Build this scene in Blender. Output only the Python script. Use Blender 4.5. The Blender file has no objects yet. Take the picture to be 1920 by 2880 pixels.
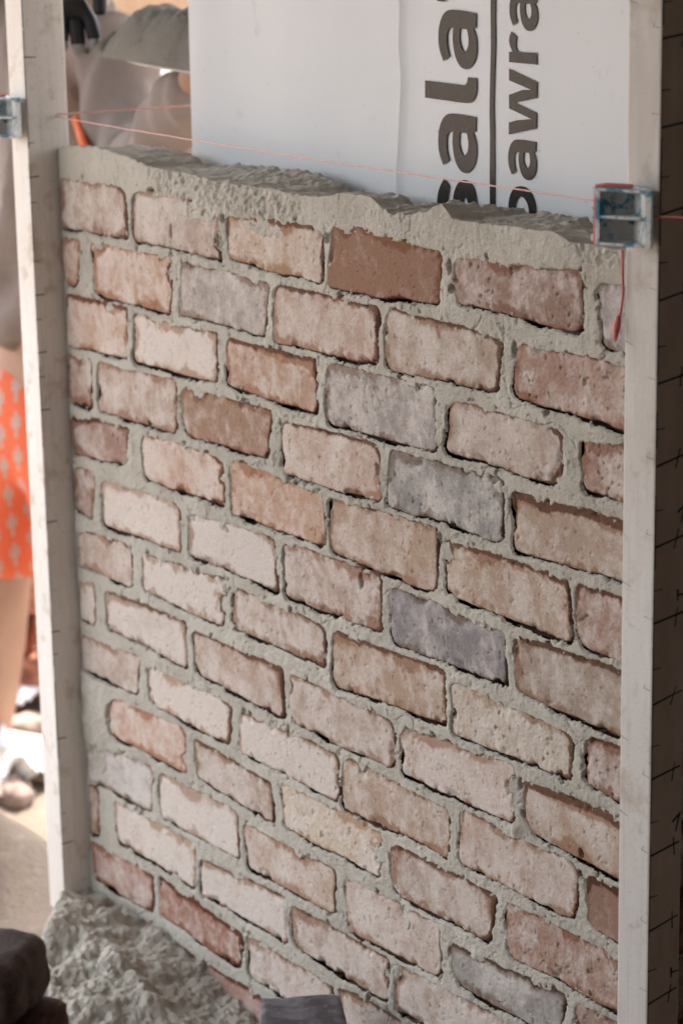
import bpy, bmesh, math, random
import numpy as np
from mathutils import Vector, Matrix
R = math.radians
SC = bpy.context.scene
COL = SC.collection
G0 = 1.2            # wall-top datum above the ground (metres)

# ------------------------------------------------------------------ camera
cd = bpy.data.cameras.new('camera'); cam = bpy.data.objects.new('camera', cd); COL.objects.link(cam)
cd.sensor_fit = 'VERTICAL'; cd.sensor_height = 36; cd.sensor_width = 24; cd.lens = 87.09
cd.clip_end = 500; cd.clip_start = .05
m = Matrix(((0.56894, -0.19723, 0.79837, 3.0224), (0.82220, 0.15657, -0.54724, -1.65193),
            (-0.01707, 0.96777, 0.25124, 0.36542 + G0), (0, 0, 0, 1)))
cam.matrix_world = m
cd.dof.use_dof = True; cd.dof.focus_distance = 2.80; cd.dof.aperture_fstop = 5.6
SC.camera = cam
# ------------------------------------------------------------------ world, sun, exposure
SUN_EL, SUN_AZ = 52, 318          # azimuth clockwise from +Y (behind the wall, to the left)
w = bpy.data.worlds.new('World'); SC.world = w; w.use_nodes = True
nt = w.node_tree; nt.nodes.clear()
sky = nt.nodes.new('ShaderNodeTexSky'); sky.sky_type = 'NISHITA'; sky.sun_disc = False
sky.sun_elevation = R(SUN_EL); sky.sun_rotation = R(SUN_AZ); sky.dust_density = 4; sky.air_density = 1.0
hs = nt.nodes.new('ShaderNodeHueSaturation'); hs.inputs['Saturation'].default_value = .34
bg = nt.nodes.new('ShaderNodeBackground'); bg.inputs['Strength'].default_value = .15
wo = nt.nodes.new('ShaderNodeOutputWorld')
nt.links.new(sky.outputs[0], hs.inputs['Color']); nt.links.new(hs.outputs[0], bg.inputs['Color']); nt.links.new(bg.outputs[0], wo.inputs['Surface'])
sd = bpy.data.lights.new('sun', 'SUN'); sd.energy = 2.0; sd.angle = R(.5); sd.color = (1, .95, .87)
sun = bpy.data.objects.new('sun', sd); COL.objects.link(sun)
_a, _e = R(SUN_AZ), R(SUN_EL)
sdir = Vector((math.sin(_a)*math.cos(_e), math.cos(_a)*math.cos(_e), math.sin(_e)))
sun.rotation_euler = sdir.to_track_quat('Z', 'Y').to_euler(); sun.location = sdir*8
SC.view_settings.view_transform = 'Standard'; SC.view_settings.look = 'None'
SC.view_settings.exposure = 3.0; SC.view_settings.gamma = 1
SC.cycles.use_denoising = True; SC.cycles.max_bounces = 6; SC.cycles.diffuse_bounces = 2
SC.cycles.use_adaptive_sampling = False

# ------------------------------------------------------------------ helpers
def hashn(ix, iy, seed):
    h = (ix.astype(np.int64)*374761393 + iy.astype(np.int64)*668265263 + seed*1442695041) & 0xffffffff
    h = ((h ^ (h >> 13))*1274126177) & 0xffffffff
    h = ((h ^ (h >> 16))*2246822519) & 0xffffffff
    return ((h ^ (h >> 15)) & 0xffffff)/float(0xffffff)*2-1
def vn(x, y, s, seed):
    x = np.asarray(x, float)/s; y = np.asarray(y, float)/s
    ix = np.floor(x); iy = np.floor(y); fx = x-ix; fy = y-iy
    fx = fx*fx*(3-2*fx); fy = fy*fy*(3-2*fy)
    a = hashn(ix, iy, seed); b = hashn(ix+1, iy, seed); c = hashn(ix, iy+1, seed); d = hashn(ix+1, iy+1, seed)
    return (a*(1-fx)+b*fx)*(1-fy)+(c*(1-fx)+d*fx)*fy
def fbm(x, y, s, seed, o=4, g=.5):
    t = 0; a = 1; n = 0
    for i in range(o):
        c, q = math.cos(i*.9), math.sin(i*.9)
        t = t + a*vn(x*c-y*q, x*q+y*c, s/2**i, seed+i*17); n += a; a *= g
    return t/n*1.5
def sstep(a, b, x):
    t = np.clip((x-a)/(b-a), 0, 1); return t*t*(3-2*t)

def link(o, parent=None):
    COL.objects.link(o)
    if parent is not None: o.parent = parent
    return o
def mesh_obj(name, verts, faces, mat, parent=None, smooth=True, attrs=None):
    me = bpy.data.meshes.new(name)
    verts = np.asarray(verts, dtype=np.float32)
    if isinstance(faces, np.ndarray) and faces.ndim == 2:
        n = len(faces); k = faces.shape[1]
        me.vertices.add(len(verts)); me.vertices.foreach_set('co', verts.ravel())
        me.loops.add(n*k); me.loops.foreach_set('vertex_index', faces.astype(np.int32).ravel())
        me.polygons.add(n); me.polygons.foreach_set('loop_start', np.arange(0, n*k, k, dtype=np.int32))
        me.polygons.foreach_set('loop_total', np.full(n, k, dtype=np.int32))
        me.update(calc_edges=True)
    else:
        me.from_pydata([tuple(map(float, v)) for v in verts], [], [list(map(int, f)) for f in faces]); me.update()
    if smooth: me.polygons.foreach_set('use_smooth', np.ones(len(me.polygons), dtype=bool))
    for k, v in (attrs or {}).items():
        a = me.attributes.new(k, 'FLOAT', 'POINT'); a.data.foreach_set('value', np.asarray(v, dtype=np.float32))
    if mat: me.materials.append(mat)
    return link(bpy.data.objects.new(name, me), parent)
def grid_faces(nr, nc, off=0, flip=False):
    i = np.arange(nr-1)[:, None]*nc + np.arange(nc-1)[None, :]
    f = np.stack([i, i+1, i+nc+1, i+nc], -1).reshape(-1, 4)+off
    return f[:, ::-1] if flip else f
def thing(name, label, cat, loc=(0, 0, 0), rz=0, group=None):
    o = bpy.data.objects.new(name, None); COL.objects.link(o); o.location = loc; o.rotation_euler = (0, 0, rz)
    o.empty_display_size = .05
    o['label'] = label; o['category'] = cat
    if group: o['group'] = group
    return o
def tag(o, label, cat, group=None, kind=None):
    o['label'] = label; o['category'] = cat
    if group: o['group'] = group
    if kind: o['kind'] = kind
    return o
def bm_obj(name, bm, mat, parent=None, smooth=False):
    me = bpy.data.meshes.new(name); bmesh.ops.recalc_face_normals(bm, faces=bm.faces); bm.to_mesh(me); bm.free()
    if smooth: me.polygons.foreach_set('use_smooth', np.ones(len(me.polygons), dtype=bool))
    me.materials.append(mat)
    return link(bpy.data.objects.new(name, me), parent)
def add_box(bm, lo, hi, bev=0, mtx=None, seg=2):
    r = bmesh.ops.create_cube(bm, size=1)
    lo = Vector(lo); hi = Vector(hi)
    vs = r['verts']
    for v in vs:
        v.co = Vector(((lo.x+hi.x)/2+v.co.x*(hi.x-lo.x), (lo.y+hi.y)/2+v.co.y*(hi.y-lo.y), (lo.z+hi.z)/2+v.co.z*(hi.z-lo.z)))
    if bev:
        es = list({e for v in vs for e in v.link_edges})
        rr = bmesh.ops.bevel(bm, geom=es, offset=bev, segments=seg, affect='EDGES', profile=.6)
        vs = list({v for f in rr['faces'] for v in f.verts} | {v for v in vs if v.is_valid})
    if mtx is not None: bmesh.ops.transform(bm, matrix=mtx, verts=vs)
    return vs
def tube(bm, pts, rad, n=8, cap=True):
    pts = [Vector(p) for p in pts]
    if not hasattr(rad, '__len__'): rad = [rad]*len(pts)
    rings = []; prev = None
    for i, p in enumerate(pts):
        t = (pts[min(i+1, len(pts)-1)]-pts[max(i-1, 0)]).normalized()
        u = prev if prev is not None else t.orthogonal().normalized()
        u = (u - t*u.dot(t)).normalized(); prev = u; vv = t.cross(u)
        rings.append([bm.verts.new(p+(u*math.cos(2*math.pi*k/n)+vv*math.sin(2*math.pi*k/n))*rad[i]) for k in range(n)])
    for a, b in zip(rings, rings[1:]):
        for k in range(n): bm.faces.new((a[k], a[(k+1) % n], b[(k+1) % n], b[k]))
    if cap:
        bm.faces.new(rings[0][::-1]); bm.faces.new(rings[-1])
def skin(name, pts, edges, mat, parent=None, sub=2, root=0, noise=0):
    """one continuous body surface grown round a skeleton: pts = [(x,y,z,rx[,ry])]"""
    me = bpy.data.meshes.new('tmp'); me.from_pydata([p[:3] for p in pts], edges, []); me.update()
    o = bpy.data.objects.new('tmp', me); COL.objects.link(o)
    md = o.modifiers.new('s', 'SKIN'); md.use_smooth_shade = True; md.branch_smoothing = .6
    sv = me.skin_vertices[0].data
    for i, p in enumerate(pts):
        sv[i].radius = (p[3], p[4] if len(p) > 4 else p[3]); sv[i].use_root = (i == root)
    ms = o.modifiers.new('u', 'SUBSURF'); ms.levels = sub; ms.render_levels = sub
    dg = bpy.context.evaluated_depsgraph_get(); dg.update()
    nm = bpy.data.meshes.new_from_object(o.evaluated_get(dg)); nm.name = name
    bpy.data.objects.remove(o); bpy.data.meshes.remove(me)
    nm.materials.clear(); nm.materials.append(mat)
    nm.polygons.foreach_set('use_smooth', np.ones(len(nm.polygons), dtype=bool))
    return link(bpy.data.objects.new(name, nm), parent)

# ------------------------------------------------------------------ materials
class M:
    def __init__(s, name, rough=.85, spec=.3):
        s.m = bpy.data.materials.new(name); s.m.use_nodes = True; s.t = s.m.node_tree; s.b = s.t.nodes['Principled BSDF']
        s.b.inputs['Roughness'].default_value = rough; s.b.inputs['Specular IOR Level'].default_value = spec
        s.co = s.n('ShaderNodeTexCoord').outputs['Object']
    def n(s, t, **k):
        x = s.t.nodes.new(t)
        for a, v in k.items(): setattr(x, a, v)
        return x
    def l(s, a, b): s.t.links.new(a, b)
    def setin(s, nd, i, v):
        if hasattr(v, 'type') and hasattr(v, 'node'): s.l(v, nd.inputs[i])
        else: nd.inputs[i].default_value = v
    def noise(s, scale, detail=4, rough=.55, vec=None, stretch=None, off=None, dist=0):
        v = vec or s.co
        if stretch or off is not None:
            mp = s.n('ShaderNodeMapping'); s.l(v, mp.inputs['Vector'])
            if stretch: mp.inputs['Scale'].default_value = stretch
            if off is not None: s.setin(mp, 'Location', off)
            v = mp.outputs[0]
        x = s.n('ShaderNodeTexNoise'); s.l(v, x.inputs['Vector'])
        x.inputs['Scale'].default_value = scale; x.inputs['Detail'].default_value = detail; x.inputs['Roughness'].default_value = rough
        x.inputs['Distortion'].default_value = dist
        return x.outputs[0]
    def ramp(s, f, a, b, lo=0., hi=1.):
        x = s.n('ShaderNodeMapRange', interpolation_type='SMOOTHSTEP'); s.l(f, x.inputs[0])
        for i, v in zip((1, 2, 3, 4), (a, b, lo, hi)): x.inputs[i].default_value = v
        return x.outputs[0]
    def math(s, op, a, b=0., c=None):
        x = s.n('ShaderNodeMath', operation=op); s.setin(x, 0, a); s.setin(x, 1, b)
        if c is not None: s.setin(x, 2, c)
        return x.outputs[0]
    def mix(s, f, a, b, mode='MIX'):
        x = s.n('ShaderNodeMix', data_type='RGBA', blend_type=mode)
        s.setin(x, 0, f)
        for i, v in ((6, a), (7, b)):
            if isinstance(v, tuple): x.inputs[i].default_value = (*v, 1)[:4]
            else: s.l(v, x.inputs[i])
        return x.outputs[2]
    def attr(s, name):
        x = s.n('ShaderNodeAttribute', attribute_name=name); return x.outputs['Fac']
    def bump(s, h, strength=.5, dist=.002, prev=None):
        x = s.n('ShaderNodeBump'); s.l(h, x.inputs['Height']); x.inputs['Strength'].default_value = strength; x.inputs['Distance'].default_value = dist
        if prev: s.l(prev, x.inputs['Normal'])
        return x.outputs[0]
    def done(s, col=None, nrm=None, rough=None):
        if col is not None:
            if isinstance(col, tuple): s.b.inputs['Base Color'].default_value = (*col, 1)[:4]
            else: s.l(col, s.b.inputs['Base Color'])
        if nrm is not None: s.l(nrm, s.b.inputs['Normal'])
        if rough is not None: s.l(rough, s.b.inputs['Roughness'])
        return s.m

def mat_brick(name='old_brick'):
    s = M(name, .92, .2)
    oi = s.n('ShaderNodeObjectInfo'); base = oi.outputs['Color']; wh = oi.outputs['Alpha']; rnd = oi.outputs['Random']
    off = s.n('ShaderNodeCombineXYZ'); o1 = s.math('MULTIPLY', rnd, 40.)
    for i in range(3): s.l(o1, off.inputs[i])
    off = off.outputs[0]
    vm = s.n('ShaderNodeVectorMath', operation='SCALE'); s.l(s.co, vm.inputs[0]); s.l(s.math('ADD', .62, s.math('MULTIPLY', s.math('FRACT', s.math('MULTIPLY', rnd, 7.3)), .85)), vm.inputs['Scale']); s.co = vm.outputs[0]
    n1 = s.noise(14, 5, .6, off=off)                      # broad patches
    n2 = s.noise(60, 5, .65, off=off)                     # mottling
    n3 = s.noise(420, 3, .7, off=off)                     # grit
    n4 = s.noise(22, 5, .68, stretch=(1., 1, .8), off=off, dist=.3)
    e = s.attr('edge')
    ns = s.math('ADD', s.math('MULTIPLY', s.math('SUBTRACT', n1, .5), 68.), s.math('MULTIPLY', s.math('SUBTRACT', n2, .5), 26.))
    e1 = s.math('ADD', e, ns)
    rim = s.mix(1., base, (.75, .60, .52), 'MULTIPLY')
    c = s.mix(s.ramp(e1, -.5, 6.), rim, base)
    # lime bloom on the middle of the face, broken and mottled
    wv = s.math('ADD', s.math('ADD', s.math('MULTIPLY', n4, .9), s.math('MULTIPLY', n2, .55)), s.math('MULTIPLY', wh, .42))
    wf = s.math('MULTIPLY', s.ramp(wv, .74, 1.12, 0, .92), s.ramp(e1, 1., 9., .15, 1))
    c = s.mix(wf, c, s.mix(.25, (.70, .63, .57), base))
    wisp = s.noise(24, 5, .7, stretch=(1.6, 1, .9), off=off, dist=2.2)
    c = s.mix(s.ramp(wisp, .62, .72, 0, .30), c, (.74, .69, .65))
    # dark red-brown band along the arris
    e2 = s.math('ADD', e, s.math('MULTIPLY', s.math('SUBTRACT', n2, .5), 16.))
    c = s.mix(s.ramp(e2, -1.5, 2.4, .9, 0), c, s.mix(1., base, (.28, .17, .13), 'MULTIPLY'))
    # darker fired clouds and rough worn patches
    cl = s.noise(22, 6, .75, off=(11, 5, 2), dist=.4)
    c = s.mix(s.ramp(cl, .60, .78, 0, .7), c, s.mix(1., base, (.60, .42, .33), 'MULTIPLY'))
    # mortar dust and specks
    c = s.mix(s.ramp(s.noise(150, 4, .75, off=off), .60, .74, 0, .6), c, s.mix(1., base, (.55, .42, .35), 'MULTIPLY'))
    c = s.mix(s.ramp(s.noise(190, 3, .7, off=(7, 3, 1)), .64, .76, 0, .5), c, (.70, .64, .58))
    c = s.mix(s.ramp(n3, .25, .75, 0, 1), s.mix(1., c, (.84, .82, .80), 'MULTIPLY'), c)
    sp = s.noise(230, 3, .65, off=off)
    c = s.mix(s.ramp(sp, .63, .70, 0, .7), c, s.mix(1., base, (.34, .24, .19), 'MULTIPLY'))
    mo = s.attr('mort'); c = s.mix(s.ramp(s.math('ADD', mo, s.math('MULTIPLY', s.math('SUBTRACT', n2, .5), .8)), .35, .6), c, (.42, .385, .325))
    h = s.math('ADD', s.math('MULTIPLY', n3, .5), s.math('MULTIPLY', n2, 1.0))
    return s.done(c, s.bump(h, .55, .0014))
def mat_mortar(name='mortar', col=(.49, .445, .37), dark=(.34, .30, .245), light=(.575, .53, .45), bd=.0015):
    s = M(name, .95, .15)
    n1 = s.noise(9, 5, .6); n2 = s.noise(70, 5, .65); n3 = s.noise(600, 2, .6); n4 = s.noise(300, 3, .7)
    n0 = s.noise(3.2, 3, .6); c = s.mix(s.ramp(n1, .35, .65), col, light); c = s.mix(s.ramp(n0, .45, .65, 0, .45), c, tuple(v*.78 for v in col))
    c = s.mix(s.ramp(n2, .52, .72, 0, .55), c, dark)
    c = s.mix(s.ramp(n4, .64, .73, 0, .45), c, tuple(v*.5 for v in dark))
    c = s.mix(s.ramp(n3, .2, .8), s.mix(1., c, (.80, .80, .80), 'MULTIPLY'), c)
    h = s.math('ADD', s.math('MULTIPLY', n4, .9), s.math('ADD', s.math('MULTIPLY', n2, .9), s.math('MULTIPLY', n3, .4)))
    return s.done(c, s.bump(h, .8, bd))
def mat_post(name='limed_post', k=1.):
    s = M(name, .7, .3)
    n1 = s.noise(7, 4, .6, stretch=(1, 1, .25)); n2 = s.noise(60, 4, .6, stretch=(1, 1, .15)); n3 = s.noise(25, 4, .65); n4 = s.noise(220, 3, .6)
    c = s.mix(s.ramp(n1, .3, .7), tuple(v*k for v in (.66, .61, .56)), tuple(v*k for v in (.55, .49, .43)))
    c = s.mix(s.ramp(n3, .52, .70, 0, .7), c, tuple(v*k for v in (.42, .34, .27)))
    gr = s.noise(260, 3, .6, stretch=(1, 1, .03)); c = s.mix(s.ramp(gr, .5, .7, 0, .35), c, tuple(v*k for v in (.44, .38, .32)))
    c = s.mix(s.ramp(n2, .55, .75, 0, .35), c, (.72, .69, .65))
    c = s.mix(s.ramp(n4, .62, .72, 0, .4), c, (.30, .26, .22))
    return s.done(c, s.bump(s.math('ADD', n4, n3), .35, .001))
def mat_plain(name, col, rough=.7, var=.15, scale=30, bump=.3, bd=.001, spec=.3, col2=None, stretch=None):
    s = M(name, rough, spec)
    n = s.noise(scale, 5, .6, stretch=stretch)
    c = s.mix(s.ramp(n, .3, .7), col, col2 or tuple(v*(1-var) for v in col))
    return s.done(c, s.bump(n, bump, bd))

MB = mat_brick(); MM = mat_mortar(); MPOST = mat_post(); MPOST2 = mat_post('brightened_post', 1.33)  # MPOST2: left post brightened in colour for light its inner face lacks
MM2 = mat_mortar('wet_mortar', (.54, .49, .41), (.30, .27, .215), (.58, .54, .46), .004)
INK = mat_plain('black_ink', (.012, .011, .011), .5, .2, 200, .2)

# ------------------------------------------------------------------ the brick wall
Q = {
'1a':[[-67,-46], [112,-44], [112,-111], [-73,-115]],
'1b':[[139,-45], [347,-51], [345,-112], [130,-111]],
'1c':[[372,-54], [585,-53], [578,-113], [372,-108]],
'1d':[[608,-43], [816,-49], [810,-109], [594,-116]],
'1e':[[846,-53], [1059,-44], [1058,-105], [848,-102]],
'1f':[[1087,-48], [1172,-50], [1174,-119], [1090,-116]],
'2a':[[-72,-133], [-23,-135], [-38,-194], [-70,-193]],
'2b':[[15,-133], [229,-129], [216,-197], [18,-199]],
'2c':[[254,-130], [462,-134], [447,-197], [247,-196]],
'2d':[[477,-131], [695,-132], [691,-197], [472,-199]],
'2e':[[712,-131], [926,-137], [914,-192], [713,-196]],
'2f':[[952,-136], [1174,-135], [1176,-200], [952,-191]],
'3a':[[-65,-215], [104,-211], [99,-275], [-68,-284]],
'3b':[[125,-217], [336,-214], [329,-275], [121,-276]],
'3c':[[359,-216], [560,-214], [560,-276], [358,-273]],
'3d':[[588,-214], [799,-212], [801,-279], [586,-283]],
'3e':[[832,-220], [1033,-218], [1026,-277], [829,-276]],
'3f':[[1063,-222], [1176,-218], [1177,-277], [1070,-273]],
'4a':[[-68,-302], [-3,-299], [-12,-364], [-69,-363]],
'4b':[[19,-299], [226,-294], [225,-361], [16,-364]],
'4c':[[244,-300], [460,-293], [447,-350], [247,-361]],
'4d':[[485,-301], [691,-295], [692,-363], [486,-364]],
'4e':[[720,-299], [930,-295], [927,-360], [710,-362]],
'4f':[[948,-302], [1178,-300], [1179,-358], [952,-364]],
'5a':[[-68,-390], [98,-378], [79,-431], [-70,-440]],
'5b':[[134,-381], [339,-380], [341,-438], [135,-441]],
'5c':[[361,-377], [571,-381], [574,-440], [362,-443]],
'5d':[[590,-382], [807,-376], [801,-449], [590,-445]],
'5e':[[825,-386], [1038,-381], [1044,-446], [826,-445]],
'5f':[[1058,-383], [1180,-382], [1181,-450], [1059,-449]],
'6a':[[-66,-468], [-11,-464], [-20,-530], [-71,-524]],
'6b':[[14,-471], [226,-464], [225,-527], [15,-531]],
'6c':[[251,-471], [460,-460], [462,-526], [251,-523]],
'6d':[[485,-460], [694,-457], [690,-526], [486,-527]],
'6e':[[712,-469], [932,-468], [932,-526], [712,-534]],
'6f':[[952,-468], [1181,-461], [1183,-533], [956,-528]],
'7a':[[-64,-559], [88,-548], [86,-608], [-65,-607]],
'7b':[[121,-556], [338,-543], [329,-605], [123,-605]],
'7c':[[362,-550], [568,-550], [569,-601], [355,-603]],
'7d':[[590,-551], [819,-547], [818,-606], [590,-619]],
'7e':[[835,-555], [1048,-557], [1046,-608], [837,-611]],
'7f':[[1077,-550], [1183,-550], [1185,-613], [1074,-602]],
'8a':[[-65,-635], [-25,-632], [-27,-691], [-67,-693]],
'8b':[[13,-632], [230,-629], [229,-689], [15,-685]],
'8c':[[253,-633], [471,-632], [471,-695], [255,-689]],
'8d':[[490,-637], [715,-638], [712,-692], [491,-695]],
'8e':[[734,-637], [949,-624], [943,-689], [733,-693]],
'8f':[[969,-634], [1185,-630], [1186,-697], [974,-689]],
'9a':[[-70,-719], [103,-711], [90,-765], [-67,-768]],
'9b':[[127,-719], [345,-715], [336,-770], [124,-769]],
'9c':[[367,-721], [597,-715], [590,-772], [364,-773]],
'9d':[[607,-713], [820,-715], [822,-771], [607,-775]],
'9e':[[849,-709], [1059,-707], [1054,-770], [845,-772]],
'9f':[[1078,-710], [1187,-707], [1188,-777], [1080,-767]],
'10b':[[11,-796], [219,-784], [216,-844], [7,-848]],
'10c':[[246,-794], [435,-798], [442,-849], [250,-844]],
'10d':[[463,-790], [684,-789], [679,-846], [469,-845]],
'10e':[[711,-795], [915,-793], [900,-851], [712,-854]],
'10f':[[939,-796], [1188,-789], [1190,-850], [938,-856]],
'11a':[[-67,-888], [123,-869], [114,-934], [-62,-941]],
'11b':[[143,-874], [352,-868], [349,-930], [147,-938]],
'11c':[[367,-877], [582,-874], [579,-930], [375,-934]],
'11d':[[608,-876], [803,-869], [802,-932], [612,-942]],
'11e':[[829,-885], [1040,-872], [1032,-926], [834,-928]],
'11f':[[1062,-873], [1190,-865], [1191,-922], [1062,-938]],
'12a':[[-65,-952], [-38,-951], [-49,-1024], [-69,-1027]],
'12b':[[9,-955], [236,-953], [232,-1013], [17,-1013]],
'12c':[[253,-966], [466,-954], [464,-1013], [250,-1016]],
'12d':[[483,-957], [695,-954], [692,-1009], [484,-1011]],
'12e':[[713,-955], [925,-947], [925,-1000], [714,-1015]],
'13a':[[-68,-1044], [116,-1039], [109,-1096], [-61,-1098]],
'13b':[[135,-1034], [354,-1044], [348,-1095], [134,-1089]],
'13c':[[367,-1041], [569,-1038], [568,-1091], [369,-1097]],
'13d':[[589,-1033], [796,-1024], [795,-1077], [597,-1091]]
}
Q.update({'12f': [[955, -953], [1190, -948], [1190, -1008], [955, -1012]],
 '13e': [[822, -1036], [1040, -1030], [1040, -1088], [822, -1092]], '13f': [[1062, -1034], [1190, -1030], [1190, -1090], [1062, -1092]],
 '14a': [[-68, -1122], [-10, -1122], [-12, -1184], [-68, -1184]], '14b': [[12, -1124], [226, -1120], [224, -1180], [14, -1184]],
 '14c': [[250, -1124], [464, -1122], [462, -1180], [252, -1184]], '14d': [[486, -1122], [700, -1118], [698, -1180], [488, -1182]],
 '14e': [[722, -1120], [934, -1118], [932, -1180], [724, -1182]], '14f': [[956, -1120], [1190, -1118], [1190, -1180], [958, -1182]]})
KIND = {  # colour (linear), bloom 0..1
 'pink': ((.445, .325, .255), .58), 'white': ((.51, .405, .335), .92), 'brown': ((.27, .165, .12), .12), 'rough': ((.35, .22, .165), .45),
 'grey': ((.305, .28, .255), .40), 'yellow': ((.54, .44, .34), .62), 'orange': ((.44, .285, .205), .48), 'red': ((.34, .18, .13), .45), 'tan': ((.42, .305, .225), .42)}
WHO = {'1c': 'tan', '1d': 'brown', '1e': 'rough', '1f': 'grey', '2a': 'orange', '2b': 'orange', '2c': 'grey', '2e': 'tan', '2f': 'rough', '3a': 'orange', '3b': 'white', '3c': 'orange',
 '3d': 'grey', '3f': 'rough', '4a': 'rough', '4c': 'brown', '4e': 'grey', '4f': 'tan', '5a': 'rough', '5b': 'orange', '5c': 'orange', '5d': 'tan', '5e': 'tan', '5f': 'rough',
 '6a': 'rough', '6b': 'white', '6c': 'white', '6e': 'grey', '6f': 'tan', '7b': 'white', '7d': 'tan', '7e': 'yellow', '7f': 'rough', '8a': 'white', '8b': 'white', '8f': 'tan', '9b': 'white', '9c': 'white', '9d': 'tan',
 '10b': 'orange', '10d': 'yellow', '10f': 'rough', '9f': 'brown', '11a': 'grey', '11b': 'white', '11e': 'grey', '12a': 'orange', '12b': 'white', '12c': 'white', '13a': 'red', '13b': 'red', '10e': 'pink',
 '14a': 'red', '14b': 'red', '14c': 'red', '14d': 'red', '14e': 'red', '14f': 'red', '11d': 'pink', '11f': 'rough', '12f': 'white'}
LBL = {'brown': 'dark brown smooth brick', 'grey': 'blue grey brick with chalky smears', 'rough': 'rough red brown brick', 'white': 'brick bleached pale by lime',
       'yellow': 'creamy yellow brick', 'red': 'deep red brick low in the wall', 'orange': 'orange tinted brick'}
rng = random.Random(4)
TINT = {}
for k in Q:
    c, wv = KIND[WHO.get(k, 'pink')]
    j = 1+rng.uniform(-.13, .10); j2 = rng.uniform(-.03, .03)
    TINT[k] = (c[0]*j*(1+j2), c[1]*j, c[2]*j*(1-j2), max(0, min(1, wv+rng.uniform(-.13, .13))))
TINT['11a'] = (.42, .37, .34, .6); TINT['1f'] = (.36, .32, .31, .4); TINT['1d'] = (.29, .165, .11, .05); TINT['4c'] = (.33, .205, .14, .2); TINT['6e'] = (.25, .225, .22, .3); TINT['2c'] = (.37, .31, .275, .5); TINT['3d'] = (.34, .295, .27, .5)

# voids and squeezed-out lumps seen on the real wall (mm: x, z, half sizes)
HOLES = [(652, -471, 4, 9), (372, -717, 4, 5), (482, -712, 2.5, 8), (591, -60, 5, 6), (832, -66, 3.5, 8), (836, -90, 4, 5), (484, -352, 3.5, 8), (687, -326, 3, 7), (361, -60, 4, 5), (948, -143, 3.5, 9),
         (812, -385, 3, 8), (565, -270, 3, 7), (1004, -203, 4, 4), (352, -568, 2.5, 9), (960, -640, 3, 7), (345, -90, 2.5, 9), (1066, -690, 3, 5), (838, -590, 3, 6), (229, -90, 2, 8), (583, -85, 3, 10)]
LUMPS = [(952, -699, 7, 9, 4.5), (960, -668, 6, 18, 2), (1084, -100, 9, 20, 1.6), (1043, -256, 7, 22, 2.4), (925, -300, 11, 7, 2.2), (690, -245, 9, 8, 1.2), (173, -545, 10, 8, 1.2), (60, -375, 14, 8, 1.6), (105, -400, 8, 22, 2.2),
         (340, -470, 14, 7, 1.5), (830, -455, 16, 9, 1.8), (520, -640, 16, 7, 1.4), (-20, -810, 26, 34, 2.4), (-30, -900, 22, 26, 2.2), (740, -880, 9, 20, 1.8), (250, -130, 12, 7, 1.4), (455, -215, 9, 7, 1.3), (1000, -130, 18, 7, 1.8),
         (930, -375, 12, 8, 1.2), (1010, -545, 14, 7, 1.6), (620, -535, 16, 6, 1.2), (470, -960, 14, 9, 1.6), (705, -1000, 9, 18, 1.8), (60, -215, 14, 6, 1.2), (880, -880, 14, 7, 1.5), (300, -58, 70, 12, 2.0), (470, -62, 60, 12, 2.2)]
XMIN, XMAX = -.0742, 1.181
def brick_shape(k, x, z):
    """signed distance (mm, negative inside) of points to brick k's outline, plus local coords"""
    q = np.array(Q[k], float); sd_ = sum(ord(ch) for ch in k)*31
    xl = (q[0, 0]+q[3, 0])/2; xr = (q[1, 0]+q[2, 0])/2
    t = (x-xl)/(xr-xl)
    zt = q[0, 1]+(q[1, 1]-q[0, 1])*t; zb = q[3, 1]+(q[2, 1]-q[3, 1])*t
    v = (z-zb)/(zt-zb)
    xL = q[3, 0]+(q[0, 0]-q[3, 0])*v; xR = q[2, 0]+(q[1, 0]-q[2, 0])*v
    hx = (xR-xL)/2+3.0; hz = (zt-zb)/2+3.5
    cx_ = x-(xL+xR)/2; cz_ = z-(zt+zb)/2
    # slow waviness of every edge
    sx_ = np.sign(cx_)*400; sz_ = np.sign(cz_)*400
    wx = 2.0*vn(z+sx_, z*0, 34, sd_)+.9*vn(z+sx_, x*.2, 14, sd_+1)+.4*vn(z+sx_, x*.3, 5, sd_+6); wz = 2.0*vn(x+sz_, z*0, 70, sd_+2)+.8*vn(x+sz_, z*.2, 22, sd_+3)+.5*vn(x+sz_, z*.3, 6, sd_+7)
    r = 8.5+0*x
    rl = (sd_ % 7)*.9
    r = r+12*np.maximum(0, hashn(np.sign(cx_)*3+5, np.sign(cz_)*5+7, sd_))
    r = np.minimum(r, hx-1)
    ax = np.abs(cx_)-(hx+wx)+r; az = np.abs(cz_)-(hz+wz)+r
    s = np.minimum(np.maximum(ax, az), 0)+np.sqrt(np.maximum(ax, 0)**2+np.maximum(az, 0)**2)-r
    rb = random.Random(sd_+int(q[0, 0])*7)          # bites knocked out of the edges, later filled with mortar
    for _ in range(rb.choice([0, 1, 1, 2, 3])):
        a = rb.uniform(-1, 1); side = rb.random(); rr = rb.uniform(5, 15)
        if side < .55: bx_, bz_ = a*np.mean(hx), np.mean(hz)+rr*rb.uniform(.35, .7)
        elif side < .75: bx_, bz_ = a*np.mean(hx), -np.mean(hz)-rr*rb.uniform(.5, .8)
        else: bx_, bz_ = math.copysign(np.mean(hx)+rr*.4, a), rb.uniform(-1, 1)*np.mean(hz)
        dd_ = rr*(1+.25*vn(cx_, cz_, 5, sd_+8))-np.sqrt(((cx_-bx_)/rb.uniform(1, 1.8))**2+(cz_-bz_)**2)
        s = np.maximum(s, dd_)
    return s, cx_/hx, cz_/hz

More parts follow.
